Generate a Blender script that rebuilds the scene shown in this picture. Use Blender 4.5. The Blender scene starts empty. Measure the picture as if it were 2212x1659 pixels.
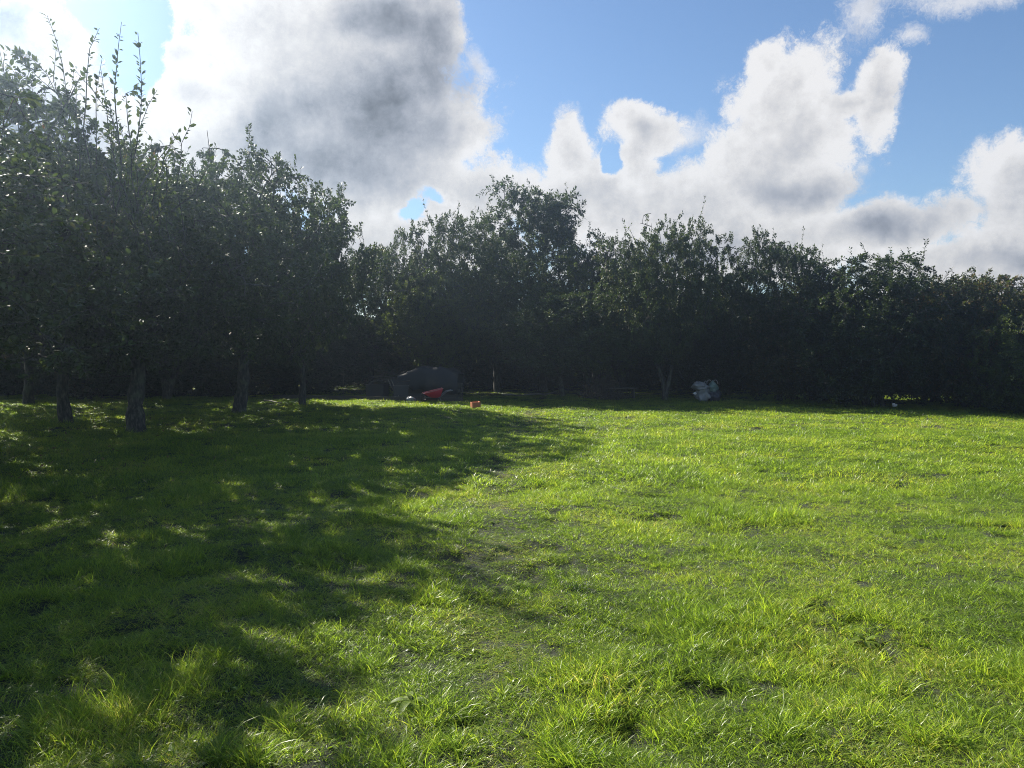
import bpy, bmesh, math, random
import numpy as np
from mathutils import Vector, Matrix

R = math.radians
scene = bpy.context.scene
col = scene.collection

# ------------------------------------------------------------------ camera
FPX = 769.0                     # focal length in pixels of the 1024 px wide picture
PITCH = 2.53
EYE = 1.6
cam_d = bpy.data.cameras.new('camera')
cam = bpy.data.objects.new('camera', cam_d)
col.objects.link(cam)
cam.location = (0, 0, EYE)
cam.rotation_euler = (R(90 - PITCH), 0, 0)
cam_d.sensor_width = 36
cam_d.lens = 36 * FPX / 1024
cam_d.clip_start = 0.05
cam_d.clip_end = 3000
scene.camera = cam

# ------------------------------------------------------------------ sun, sky
SUN_AZ, SUN_EL = -45.0, 33.0    # degrees left of straight ahead, degrees up
sd = bpy.data.lights.new('sun', 'SUN')
sd.energy = 5.0
sd.angle = R(0.55)
sd.color = (1.0, 0.93, 0.80)
sun = bpy.data.objects.new('sun', sd)
col.objects.link(sun)
TO_SUN = Vector((math.sin(R(SUN_AZ)) * math.cos(R(SUN_EL)), math.cos(R(SUN_AZ)) * math.cos(R(SUN_EL)), math.sin(R(SUN_EL))))
sun.rotation_euler = TO_SUN.to_track_quat('Z', 'Y').to_euler()

scene.view_settings.view_transform = 'Standard'
scene.view_settings.look = 'None'
scene.view_settings.exposure = 1.35
scene.view_settings.gamma = 1.0
scene.cycles.max_bounces = 5
scene.cycles.diffuse_bounces = 2
scene.cycles.glossy_bounces = 2
scene.cycles.transmission_bounces = 3
scene.cycles.transparent_max_bounces = 6
scene.cycles.caustics_reflective = False
scene.cycles.caustics_refractive = False
scene.cycles.sample_clamp_indirect = 4

def dirof(px, py):
    """azimuth, elevation (radians) of a spot of the photo given at 2212 px width"""
    x = (px * 1024 / 2212 - 512) / FPX
    z = (384 - py * 1024 / 2212) / FPX
    c, s = math.cos(R(PITCH)), math.sin(R(PITCH))
    y = c + z * s
    zz = z * c - s
    l = math.sqrt(x * x + y * y)
    return math.atan2(x, y), math.atan2(zz, l)

world = bpy.data.worlds.new('World')
scene.world = world
world.use_nodes = True
wt = world.node_tree
for n in list(wt.nodes): wt.nodes.remove(n)

class NT:
    def __init__(s, t): s.t = t
    def new(s, ty, **kw):
        n = s.t.nodes.new(ty)
        for k, v in kw.items(): setattr(n, k, v)
        return n
    def put(s, sock, v):
        if v is None: return
        if isinstance(v, bpy.types.NodeSocket): s.t.links.new(v, sock)
        else: sock.default_value = v
    def m(s, op, a, b=None, c=None, clamp=False):
        n = s.new('ShaderNodeMath', operation=op); n.use_clamp = clamp
        s.put(n.inputs[0], a); s.put(n.inputs[1], b); s.put(n.inputs[2], c)
        return n.outputs[0]
    def vm(s, op, a, b=None, out=0):
        n = s.new('ShaderNodeVectorMath', operation=op)
        s.put(n.inputs[0], a); s.put(n.inputs[1], b)
        return n.outputs[out]
    def noise(s, vec, scale, detail=4, rough=0.55, dist=0.0, out='Fac'):
        n = s.new('ShaderNodeTexNoise')
        s.put(n.inputs['Vector'], vec)
        n.inputs['Scale'].default_value = scale; n.inputs['Detail'].default_value = detail
        n.inputs['Roughness'].default_value = rough; n.inputs['Distortion'].default_value = dist
        return n.outputs[out]
    def mr(s, v, a, b, c=0.0, d=1.0, smooth=True):
        n = s.new('ShaderNodeMapRange')
        if smooth: n.interpolation_type = 'SMOOTHSTEP'
        s.put(n.inputs['Value'], v)
        for k, x in zip(('From Min', 'From Max', 'To Min', 'To Max'), (a, b, c, d)): s.put(n.inputs[k], x)
        return n.outputs['Result']
    def mix(s, f, a, b, blend='MIX'):
        n = s.new('ShaderNodeMix', data_type='RGBA', blend_type=blend)
        s.put(n.inputs[0], f); s.put(n.inputs[6], a); s.put(n.inputs[7], b)
        return n.outputs[2]
    def ramp(s, f, stops):
        n = s.new('ShaderNodeValToRGB')
        cr = n.color_ramp
        while len(cr.elements) < len(stops): cr.elements.new(0.5)
        for e, (p, c) in zip(cr.elements, stops):
            e.position = p; e.color = (*c, 1)
        s.put(n.inputs[0], f)
        return n.outputs[0]

W = NT(wt)
tc = W.new('ShaderNodeTexCoord').outputs['Generated']
dirv = W.vm('NORMALIZE', tc)
sep = W.new('ShaderNodeSeparateXYZ'); wt.links.new(dirv, sep.inputs[0])
az = W.m('ARCTAN2', sep.outputs[0], sep.outputs[1])
el = W.m('ARCSINE', sep.outputs[2])
# turbulence bends the outline of every cloud
wn = W.noise(dirv, 7.0, 6, 0.6, out='Color')
wv = W.vm('SUBTRACT', wn, (0.5, 0.5, 0.5))
cmb = W.new('ShaderNodeCombineXYZ'); W.put(cmb.inputs[0], az); W.put(cmb.inputs[1], el)
wvs = W.vm('SCALE', wv); wvs.node.inputs[3].default_value = 0.085
ang = W.vm('ADD', cmb.outputs[0], wvs)
sa = W.new('ShaderNodeSeparateXYZ'); wt.links.new(ang, sa.inputs[0])
flat = W.new('ShaderNodeCombineXYZ'); W.put(flat.inputs[0], sa.outputs[0]); W.put(flat.inputs[1], sa.outputs[1])
flat = flat.outputs[0]
K = 1024 / 2212 / FPX
def blob(px, py, rx, ry, rot=0.0):
    a, e = dirof(px, py)
    mp = W.new('ShaderNodeMapping', vector_type='TEXTURE')
    wt.links.new(flat, mp.inputs['Vector'])
    mp.inputs['Location'].default_value = (a, e, 0)
    mp.inputs['Rotation'].default_value = (0, 0, R(rot))
    mp.inputs['Scale'].default_value = (rx * K, ry * K, 1)
    ln = W.vm('LENGTH', mp.outputs[0], out=1)
    return W.m('SUBTRACT', 1.0, ln)
def union(bl, k=0.14):
    r = bl[0]
    for b in bl[1:]: r = W.m('SMOOTH_MAX', r, b, k)
    return r
clouds = union([blob(*b) for b in [
    (640, 60, 270, 170), (830, 50, 170, 140), (850, 230, 215, 205), (600, 240, 230, 170), (740, 330, 290, 160),
    (430, 200, 130, 60), (960, 290, 115, 110), (420, 330, 220, 150), (400, 120, 80, 45), (940, 60, 90, 90),
    (60, 110, 150, 100, -20), (150, 110, 70, 75), (60, 260, 250, 150),
    (1040, 420, 200, 80), (1225, 340, 62, 90, 12), (1270, 430, 170, 90), (1400, 288, 108, 56, -12), (1385, 370, 60, 90),
    (1450, 460, 280, 95), (1700, 200, 118, 120), (1725, 300, 135, 130), (1660, 400, 230, 110), (1650, 125, 55, 50),
    (1895, 215, 52, 105, -8), (1845, 240, 70, 34), (1600, 530, 420, 100), (1920, 490, 190, 72), (2150, 600, 340, 90), (2205, 390, 98, 98),
    (2225, 480, 100, 100), (900, 530, 300, 100)]])
thin = union([blob(*b) for b in [(1860, 30, 60, 90, -20), (1900, 0, 70, 30), (2120, -12, 240, 40), (1868, 350, 40, 40), (1480, 300, 60, 50), (1960, 90, 60, 30), (1035, 130, 40, 50), (1740, 120, 90, 40)]], 0.2)
clouds = W.m('SUBTRACT', clouds, W.m('MULTIPLY', W.m('MAXIMUM', W.m('MAXIMUM', blob(305, 70, 62, 110, -8), blob(220, 15, 70, 40)), 0.0), 2.0))
clouds = W.m('SUBTRACT', clouds, W.m('MAXIMUM', W.m('MAXIMUM', W.m('MAXIMUM', blob(880, 448, 46, 26, 35), blob(928, 425, 44, 20, -25)), blob(1322, 372, 30, 40)), 0.0))
# generic broken cloud over the rest of the sky, outside the photographed sector
gen = W.noise(dirv, 2.3, 3, 0.5)
gen = W.mr(gen, 0.45, 0.75, -0.9, 0.6)
azabs = W.m('ABSOLUTE', az)
outer = W.m('MAXIMUM', W.mr(azabs, 0.62, 0.8), W.mr(el, 0.50, 0.68))
clouds = W.m('MAXIMUM', clouds, W.m('SUBTRACT', W.m('MULTIPLY', W.m('ADD', gen, 2.0), outer), 2.0))
fine = W.noise(dirv, 9.0, 10, 0.62, 0.2)
pn = W.noise(dirv, 15.0, 7, 0.6)
puff = W.m('MULTIPLY', W.m('ABSOLUTE', W.m('SUBTRACT', pn, 0.5)), 2.0)
wisp = W.noise(W.vm('ADD', dirv, W.vm('SCALE', wv)), 42.0, 6, 0.65)
dens = W.m('ADD', clouds, W.m('MULTIPLY', W.m('SUBTRACT', fine, 0.5), 1.25))
dens = W.m('ADD', dens, W.m('MULTIPLY', W.m('SUBTRACT', puff, 0.16), 0.75))
dens = W.m('ADD', dens, W.m('MULTIPLY', W.m('SUBTRACT', wisp, 0.5), 0.45))
softn = W.m('MULTIPLY', W.m('SUBTRACT', wisp, 0.5), 0.9)
alpha = W.mr(W.m('SUBTRACT', dens, 0.04), -0.12, 0.22)
tdens = W.m('ADD', W.m('ADD', thin, W.m('MULTIPLY', W.m('SUBTRACT', fine, 0.5), 1.8)), softn)
alpha = W.m('MAXIMUM', alpha, W.m('MULTIPLY', W.mr(tdens, 0.05, 0.9), 0.75))
# relief: the side turned to the sun is brighter, thick hearts are grey
sunv = tuple(TO_SUN)
off = W.vm('ADD', dirv, tuple(0.030 * c for c in sunv))
f1 = W.noise(dirv, 6.0, 8, 0.58); f2 = W.noise(off, 6.0, 8, 0.58)
g1 = W.noise(dirv, 17.0, 6, 0.55); g2 = W.noise(W.vm('ADD', dirv, tuple(0.010 * c for c in sunv)), 17.0, 6, 0.55)
relief = W.m('ADD', W.m('MULTIPLY', W.m('SUBTRACT', f1, f2), 1.0), W.m('MULTIPLY', W.m('SUBTRACT', g1, g2), 0.55))
core = union([blob(*b) for b in [(800, 270, 250, 150, -10), (940, 150, 120, 170), (720, 350, 250, 80), (590, 300, 110, 80),
                                 (60, 330, 200, 160), (20, 60, 70, 60), (820, 60, 120, 60)]], 0.3)
low = union([blob(*b) for b in [(1900, 490, 200, 50), (1500, 570, 360, 50), (1750, 420, 170, 55), (2200, 560, 160, 40)]], 0.3)
shade = W.m('MAXIMUM', W.mr(W.m('ADD', core, W.m('MULTIPLY', W.m('SUBTRACT', f1, 0.5), 1.0)), -0.30, 1.0),
            W.m('MULTIPLY', W.mr(W.m('ADD', low, W.m('MULTIPLY', W.m('SUBTRACT', f1, 0.5), 1.5)), -0.25, 0.9), 0.62))
lum = W.m('ADD', W.m('SUBTRACT', 0.95, W.m('MULTIPLY', shade, 0.50)), relief)
thick = W.mr(dens, 0.10, 1.0)
lum = W.m('SUBTRACT', lum, W.m('MULTIPLY', thick, 0.24))
lum = W.m('ADD', lum, W.m('MULTIPLY', W.m('SUBTRACT', puff, 0.16), 0.32))
lum = W.m('MAXIMUM', W.m('MINIMUM', lum, 0.90), 0.16)
cc = W.mix(W.mr(lum, 0.25, 0.8), (0.86, 0.93, 1.08, 1), (1.0, 0.985, 0.98, 1))
cloudcol = W.vm('SCALE', cc); wt.links.new(lum, cloudcol.node.inputs[3])
nish = W.new('ShaderNodeTexSky', sky_type='NISHITA')
nish.sun_disc = False
nish.sun_elevation = R(SUN_EL)
nish.sun_rotation = R(SUN_AZ % 360)
nish.air_density = 1.0; nish.dust_density = 0.3; nish.ozone_density = 2.0
skyc = W.vm('MULTIPLY', nish.outputs[0], (0.46, 0.51, 0.56))
SKY_STRENGTH = 0.10
cl10 = W.vm('SCALE', cloudcol); cl10.node.inputs[3].default_value = 0.40 / SKY_STRENGTH
final = W.mix(alpha, skyc, cl10)
bg = W.new('ShaderNodeBackground')
wt.links.new(final, bg.inputs[0]); bg.inputs[1].default_value = SKY_STRENGTH
wo = W.new('ShaderNodeOutputWorld'); wt.links.new(bg.outputs[0], wo.inputs[0])
world.cycles.sampling_method = 'MANUAL'
world.cycles.sample_map_resolution = 512

# ------------------------------------------------------------------ helpers
def at(px, depth, z=0.0):
    """world point straight ahead at this depth under column px of the 2212 px wide photo"""
    return Vector(((px * 1024 / 2212 - 512) / FPX * depth, depth, z))

_tab = np.random.RandomState(7).rand(512, 512)
def vnoise(x, y):
    xi = np.floor(x).astype(int); yi = np.floor(y).astype(int)
    fx = x - xi; fy = y - yi
    fx = fx * fx * (3 - 2 * fx); fy = fy * fy * (3 - 2 * fy)
    g = lambda a, b: _tab[a % 512, b % 512]
    return (g(xi, yi) * (1 - fx) * (1 - fy) + g(xi + 1, yi) * fx * (1 - fy) + g(xi, yi + 1) * (1 - fx) * fy + g(xi + 1, yi + 1) * fx * fy)
def fbm(x, y, s=1.0, o=4, seed=0):
    x = np.asarray(x, float) * s + seed * 13.7; y = np.asarray(y, float) * s + seed * 7.3
    r = 0; a = 0.5
    for i in range(o):
        r = r + a * vnoise(x, y); x = x * 2.03 + 5.1; y = y * 2.03 + 3.7; a *= 0.5
    return r / (1 - 0.5 ** o)

def path_x(y):
    y = np.asarray(y, float)
    return np.interp(y, [0, 3, 5, 9, 13, 17, 22, 26], [-0.1, -0.05, -0.10, -0.12, -0.05, 0.25, 0.75, 1.1])
def ground_h(x, y):
    x = np.asarray(x, float); y = np.asarray(y, float)
    near = np.clip(1.5 - np.hypot(x, y) / 60, 0, 1)
    h = (fbm(x, y, 0.35, 4, 1) - 0.5) * 0.16 * near + (fbm(x, y, 1.7, 3, 2) - 0.5) * 0.09 * near
    p = np.exp(-((x - path_x(y)) / 0.22) ** 2)
    h = h - 0.02 * p * near
    h = h - 0.35 * np.clip(0.335 - fbm(x, y, 2.7, 3, 21), 0, 0.14) * near
    return h
def gh(x, y): return float(ground_h(x, y))

def mesh_obj(name, verts, faces, mat, parent=None, attr=None, smooth=False):
    verts = np.asarray(verts, np.float32); faces = np.asarray(faces, np.int32)
    me = bpy.data.meshes.new(name)
    nf, k = faces.shape
    me.vertices.add(len(verts)); me.vertices.foreach_set('co', verts.ravel())
    me.loops.add(nf * k); me.loops.foreach_set('vertex_index', faces.ravel())
    me.polygons.add(nf); me.polygons.foreach_set('loop_start', np.arange(0, nf * k, k, dtype=np.int32))
    try: me.polygons.foreach_set('loop_total', np.full(nf, k, np.int32))
    except Exception: pass
    me.update(calc_edges=True)
    if smooth: me.polygons.foreach_set('use_smooth', np.ones(nf, bool))
    if attr is not None:
        a = me.attributes.new('tint', 'FLOAT', 'POINT'); a.data.foreach_set('value', np.asarray(attr, np.float32))
    me.materials.append(mat)
    o = bpy.data.objects.new(name, me)
    if parent != 'nolink':
        col.objects.link(o)
        if parent: o.parent = parent
    return o

def tag(o, label=None, cat=None, group=None, kind=None):
    if label: o['label'] = label
    if cat: o['category'] = cat
    if group: o['group'] = group
    if kind: o['kind'] = kind
    return o
def thing(name, label, cat, loc, rz=0.0, group=None):
    o = bpy.data.objects.new(name, None); col.objects.link(o)
    o.empty_display_size = 0.3
    o.location = loc; o.rotation_euler = (0, 0, rz)
    return tag(o, label, cat, group)

# ------------------------------------------------------------------ materials
def newmat(name):
    m = bpy.data.materials.new(name); m.use_nodes = True
    t = NT(m.node_tree)
    p = m.node_tree.nodes['Principled BSDF']
    return m, t, p

def leaf_material(name, stops, trans=(0.10, 0.17, 0.02), rough=0.52, tfac=0.35, patch=0.9, spec=0.38):
    m, t, p = newmat(name)
    at_ = t.new('ShaderNodeAttribute'); at_.attribute_name = 'tint'
    geo = t.new('ShaderNodeNewGeometry')
    n = t.noise(geo.outputs['Position'], patch, 2)
    oi = t.new('ShaderNodeObjectInfo')
    f = t.m('ADD', t.m('MULTIPLY', at_.outputs['Fac'], 0.62), t.m('MULTIPLY', t.mr(n, 0.3, 0.7), 0.25))
    f = t.m('ADD', f, t.m('MULTIPLY', oi.outputs['Random'], 0.12), clamp=True)
    c = t.ramp(f, stops)
    t.put(p.inputs['Base Color'], c)
    p.inputs['Roughness'].default_value = rough
    p.inputs['Specular IOR Level'].default_value = spec
    tr = t.new('ShaderNodeBsdfTranslucent')
    tcol = t.mix(1.0, c, (trans[0] / 0.06, trans[1] / 0.10, trans[2] / 0.02, 1), 'MULTIPLY')
    t.put(tr.inputs[0], tcol)
    mx = t.new('ShaderNodeMixShader'); mx.inputs[0].default_value = tfac
    m.node_tree.links.new(p.outputs[0], mx.inputs[1]); m.node_tree.links.new(tr.outputs[0], mx.inputs[2])
    out = m.node_tree.nodes['Material Output']
    m.node_tree.links.new(mx.outputs[0], out.inputs[0])
    return m

M = {}
M['apple'] = leaf_material('apple_leaf', [(0, (0.030, 0.048, 0.014)), (0.35, (0.045, 0.072, 0.018)), (0.62, (0.070, 0.105, 0.024)), (0.84, (0.10, 0.12, 0.028)), (0.93, (0.14, 0.10, 0.03)), (1, (0.14, 0.06, 0.03))], tfac=0.26, trans=(0.08, 0.13, 0.02))
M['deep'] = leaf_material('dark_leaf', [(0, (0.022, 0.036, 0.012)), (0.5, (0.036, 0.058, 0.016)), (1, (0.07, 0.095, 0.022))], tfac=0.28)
M['pale'] = leaf_material('pale_leaf', [(0, (0.045, 0.065, 0.016)), (0.5, (0.085, 0.115, 0.026)), (1, (0.15, 0.17, 0.04))], tfac=0.40)
M['rust'] = leaf_material('russet_leaf', [(0, (0.030, 0.045, 0.014)), (0.5, (0.055, 0.068, 0.02)), (0.72, (0.10, 0.070, 0.028)), (1, (0.17, 0.075, 0.03))], tfac=0.35, patch=0.6)
M['grass'] = leaf_material('grass_blade', [(0, (0.050, 0.095, 0.020)), (0.3, (0.108, 0.175, 0.026)), (0.55, (0.185, 0.270, 0.034)), (0.75, (0.30, 0.39, 0.046)), (0.88, (0.38, 0.37, 0.08)), (1, (0.52, 0.43, 0.26))],
                           trans=(0.105, 0.178, 0.018), rough=0.36, tfac=0.52, patch=0.8, spec=0.42)
scene.cycles.use_denoising = True
scene.cycles.denoising_prefilter = 'NONE'
scene.cycles.pixel_filter_type = 'BLACKMAN_HARRIS'
scene.cycles.filter_width = 1.0
M['dock'] = leaf_material('broad_weed_leaf', [(0, (0.10, 0.16, 0.02)), (1, (0.19, 0.26, 0.03))], trans=(0.11, 0.17, 0.02), tfac=0.5)

def bark_material():
    m, t, p = newmat('bark')
    tcn = t.new('ShaderNodeTexCoord').outputs['Object']
    mp = t.new('ShaderNodeMapping'); t.put(mp.inputs[0], tcn); mp.inputs['Scale'].default_value = (1, 1, 0.35)
    n1 = t.noise(mp.outputs[0], 22, 8, 0.65); n2 = t.noise(tcn, 5, 3)
    c = t.ramp(n1, [(0.35, (0.016, 0.014, 0.012)), (0.5, (0.045, 0.040, 0.034)), (0.65, (0.12, 0.115, 0.10))])
    c = t.mix(t.m('MULTIPLY', t.mr(n2, 0.5, 0.65), 0.55), c, (0.10, 0.12, 0.07, 1))
    t.put(p.inputs['Base Color'], c); p.inputs['Roughness'].default_value = 0.9
    b = t.new('ShaderNodeBump'); b.inputs['Strength'].default_value = 0.8; b.inputs['Distance'].default_value = 0.05
    t.put(b.inputs['Height'], n1); t.put(p.inputs['Normal'], b.outputs[0])
    return m
M['bark'] = bark_material()

def soil_material():
    m, t, p = newmat('turf_soil')
    pos = t.new('ShaderNodeNewGeometry').outputs['Position']
    n1 = t.noise(pos, 3.0, 6, 0.6); n2 = t.noise(pos, 60, 5, 0.7)
    c = t.ramp(n2, [(0.3, (0.010, 0.014, 0.006)), (0.5, (0.022, 0.030, 0.010)), (0.7, (0.050, 0.060, 0.020))])
    c = t.mix(t.m('MULTIPLY', t.mr(n1, 0.55, 0.8), 0.6), c, (0.035, 0.028, 0.016, 1))
    t.put(p.inputs['Base Color'], c); p.inputs['Roughness'].default_value = 0.95
    b = t.new('ShaderNodeBump'); b.inputs['Strength'].default_value = 0.7; b.inputs['Distance'].default_value = 0.03
    t.put(b.inputs['Height'], n2); t.put(p.inputs['Normal'], b.outputs[0])
    return m
M['soil'] = soil_material()

def plain(name, base, rough=0.7, vary=0.25, scale=14, spec=0.4, metal=0.0, bump=0.2, dirt=(0.10, 0.08, 0.05), dirtamt=0.35):
    m, t, p = newmat(name)
    tcn = t.new('ShaderNodeTexCoord').outputs['Object']
    n = t.noise(tcn, scale, 6, 0.6); n2 = t.noise(tcn, scale * 0.35, 3)
    c = t.mix(t.m('MULTIPLY', n, vary), (*base, 1), tuple(b * 0.35 for b in base) + (1,))
    c = t.mix(t.m('MULTIPLY', t.mr(n2, 0.5, 0.75), dirtamt), c, (*dirt, 1))
    t.put(p.inputs['Base Color'], c)
    p.inputs['Roughness'].default_value = rough; p.inputs['Metallic'].default_value = metal
    p.inputs['Specular IOR Level'].default_value = spec
    b = t.new('ShaderNodeBump'); b.inputs['Strength'].default_value = bump; b.inputs['Distance'].default_value = 0.01
    t.put(b.inputs['Height'], n); t.put(p.inputs['Normal'], b.outputs[0])
    return m
M['wood'] = plain('weathered_wood', (0.10, 0.09, 0.075), 0.85, 0.6, 30, bump=0.5)
M['palewood'] = plain('pale_wood', (0.22, 0.20, 0.16), 0.8, 0.5, 30, bump=0.5)
M['tarp'] = plain('grey_tarpaulin', (0.036, 0.037, 0.042), 0.7, 0.2, 5)
M['bagwhite'] = plain('woven_white_plastic', (0.36, 0.37, 0.39), 0.5, 0.55, 9, bump=0.4)
M['bagteal'] = plain('pale_teal_plastic', (0.20, 0.29, 0.27), 0.45, 0.35, 9, bump=0.4)
M['bagblue'] = plain('slate_blue_plastic', (0.055, 0.06, 0.085), 0.4, 0.35, 9, bump=0.4)
M['red'] = plain('red_paint', (0.62, 0.03, 0.05), 0.4, 0.3, 12, dirtamt=0.25)
M['redrim'] = plain('pale_red_rim', (0.62, 0.20, 0.20), 0.35, 0.3, 12, dirtamt=0.2)  # rim is a paler red than the tray
M['rubber'] = plain('black_rubber', (0.02, 0.02, 0.02), 0.8, 0.3)
M['steel'] = plain('dull_steel', (0.22, 0.22, 0.23), 0.45, 0.4, 20, metal=0.7)
M['clay'] = plain('orange_clay', (0.55, 0.20, 0.09), 0.85, 0.4, 25, dirtamt=0.2)
M['crate'] = plain('dark_grey_plastic', (0.035, 0.035, 0.045), 0.5, 0.3, 10)
M['scrap'] = plain('white_scrap', (0.72, 0.72, 0.70), 0.6, 0.2, 20)
M['twig'] = plain('dry_twig', (0.10, 0.085, 0.065), 0.9, 0.4, 20)

# ------------------------------------------------------------------ ground
def ground():
    u = np.linspace(-1, 1, 381)
    xs = 14 * np.sinh(u * 4.4) / np.sinh(1.6) * 1.0
    xs = np.sign(u) * (np.abs(u) * 22 + (np.abs(u) ** 9) * 900)
    v = np.linspace(0, 1, 361)
    ys = -18 + v * 52 + (v ** 12) * 1100
    v2 = np.linspace(0, 1, 14)[1:]
    back = -18 - v2 ** 2 * 300
    ys = np.concatenate([back[::-1], ys])
    X, Y = np.meshgrid(xs, ys)
    Z = ground_h(X, Y)
    V = np.stack([X.ravel(), Y.ravel(), Z.ravel()], 1)
    ny, nx = X.shape
    i = np.arange(ny - 1)[:, None] * nx + np.arange(nx - 1)[None, :]
    F = np.stack([i, i + 1, i + nx + 1, i + nx], -1).reshape(-1, 4)
    return mesh_obj('ground', V, F, M['soil'], smooth=True)
tag(ground(), kind='structure')

# ------------------------------------------------------------------ grass: tuft shapes scattered on the turf
def tuft(seed, n, spread, L, width, lean, nseg=3):
    r = np.random.RandomState(seed)
    ang = r.rand(n) * 2 * np.pi; rad = spread * np.sqrt(r.rand(n))
    base = np.stack([rad * np.cos(ang), rad * np.sin(ang), np.full(n, -0.01)], 1)
    da = ang + r.randn(n) * 0.9
    out = np.stack([np.cos(da), np.sin(da), np.zeros(n)], 1)
    le = L * np.exp(r.randn(n) * 0.28)
    tilt = np.abs(r.randn(n)) * 0.22 + lean * r.rand(n)
    curl = r.rand(n) * 0.9 + 0.25 + lean
    face = r.rand(n) * np.pi
    wdir = np.stack([np.cos(face), np.sin(face), np.zeros(n)], 1)
    w = width * (0.7 + 0.6 * r.rand(n))
    ts = np.linspace(0, 1, nseg + 1)
    V = []; pos = base.copy(); th = tilt.copy()
    prof = [1.0, 0.95, 0.7, 0.0] if nseg == 3 else [1.0, 0.8, 0.0]
    for k in range(nseg + 1):
        if k > 0:
            th = th + curl / nseg
            pos = pos + (np.sin(th)[:, None] * out + np.cos(th)[:, None] * np.array([0, 0, 1])) * (le / nseg)[:, None]
        pw = prof[k]
        if pw > 0:
            V.append(pos - wdir * (w * pw / 2)[:, None]); V.append(pos + wdir * (w * pw / 2)[:, None])
        else: V.append(pos)
    nv = len(V)
    V = np.stack(V, 1).reshape(-1, 3)
    F = []
    b = np.arange(n) * nv
    for k in range(nseg - 1):
        F.append(np.stack([b + 2 * k, b + 2 * k + 1, b + 2 * k + 3], 1)); F.append(np.stack([b + 2 * k, b + 2 * k + 3, b + 2 * k + 2], 1))
    k = nseg - 1
    F.append(np.stack([b + 2 * k, b + 2 * k + 1, b + 2 * k + 2], 1))
    F = np.concatenate(F)
    tint = np.repeat(np.clip(r.rand(n) * 0.95 + (r.rand(n) < 0.07) * 0.6, 0, 1), nv)
    return V, F, tint

tufts = bpy.data.collections.new('tuft_shapes')     # only a source of shapes, never linked to the scene
names = 0
def add_tuft(*a, dry=False, **k):
    global names
    V, F, t = tuft(*a, **k)
    if dry: t = 0.9 + 0.25 * t
    o = mesh_obj('grass_tuft_%02d' % names, V, F, M['grass'], parent='nolink', attr=t)
    names += 1
    tufts.objects.link(o)
for s in range(4): add_tuft(10 + s, 30, 0.045, 0.052, 0.0031, 0.38)            # 0-3 short upright
for s in range(3): add_tuft(20 + s, 26, 0.050, 0.075, 0.0034, 1.1)            # 4-6 lying, combed
for s in range(3): add_tuft(30 + s, 36, 0.042, 0.078, 0.0034, 0.40)           # 7-9 tall tussock
for s in range(3): add_tuft(40 + s, 24, 0.075, 0.066, 0.0065, 0.40, nseg=2)   # 10-12 far, broad

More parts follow.
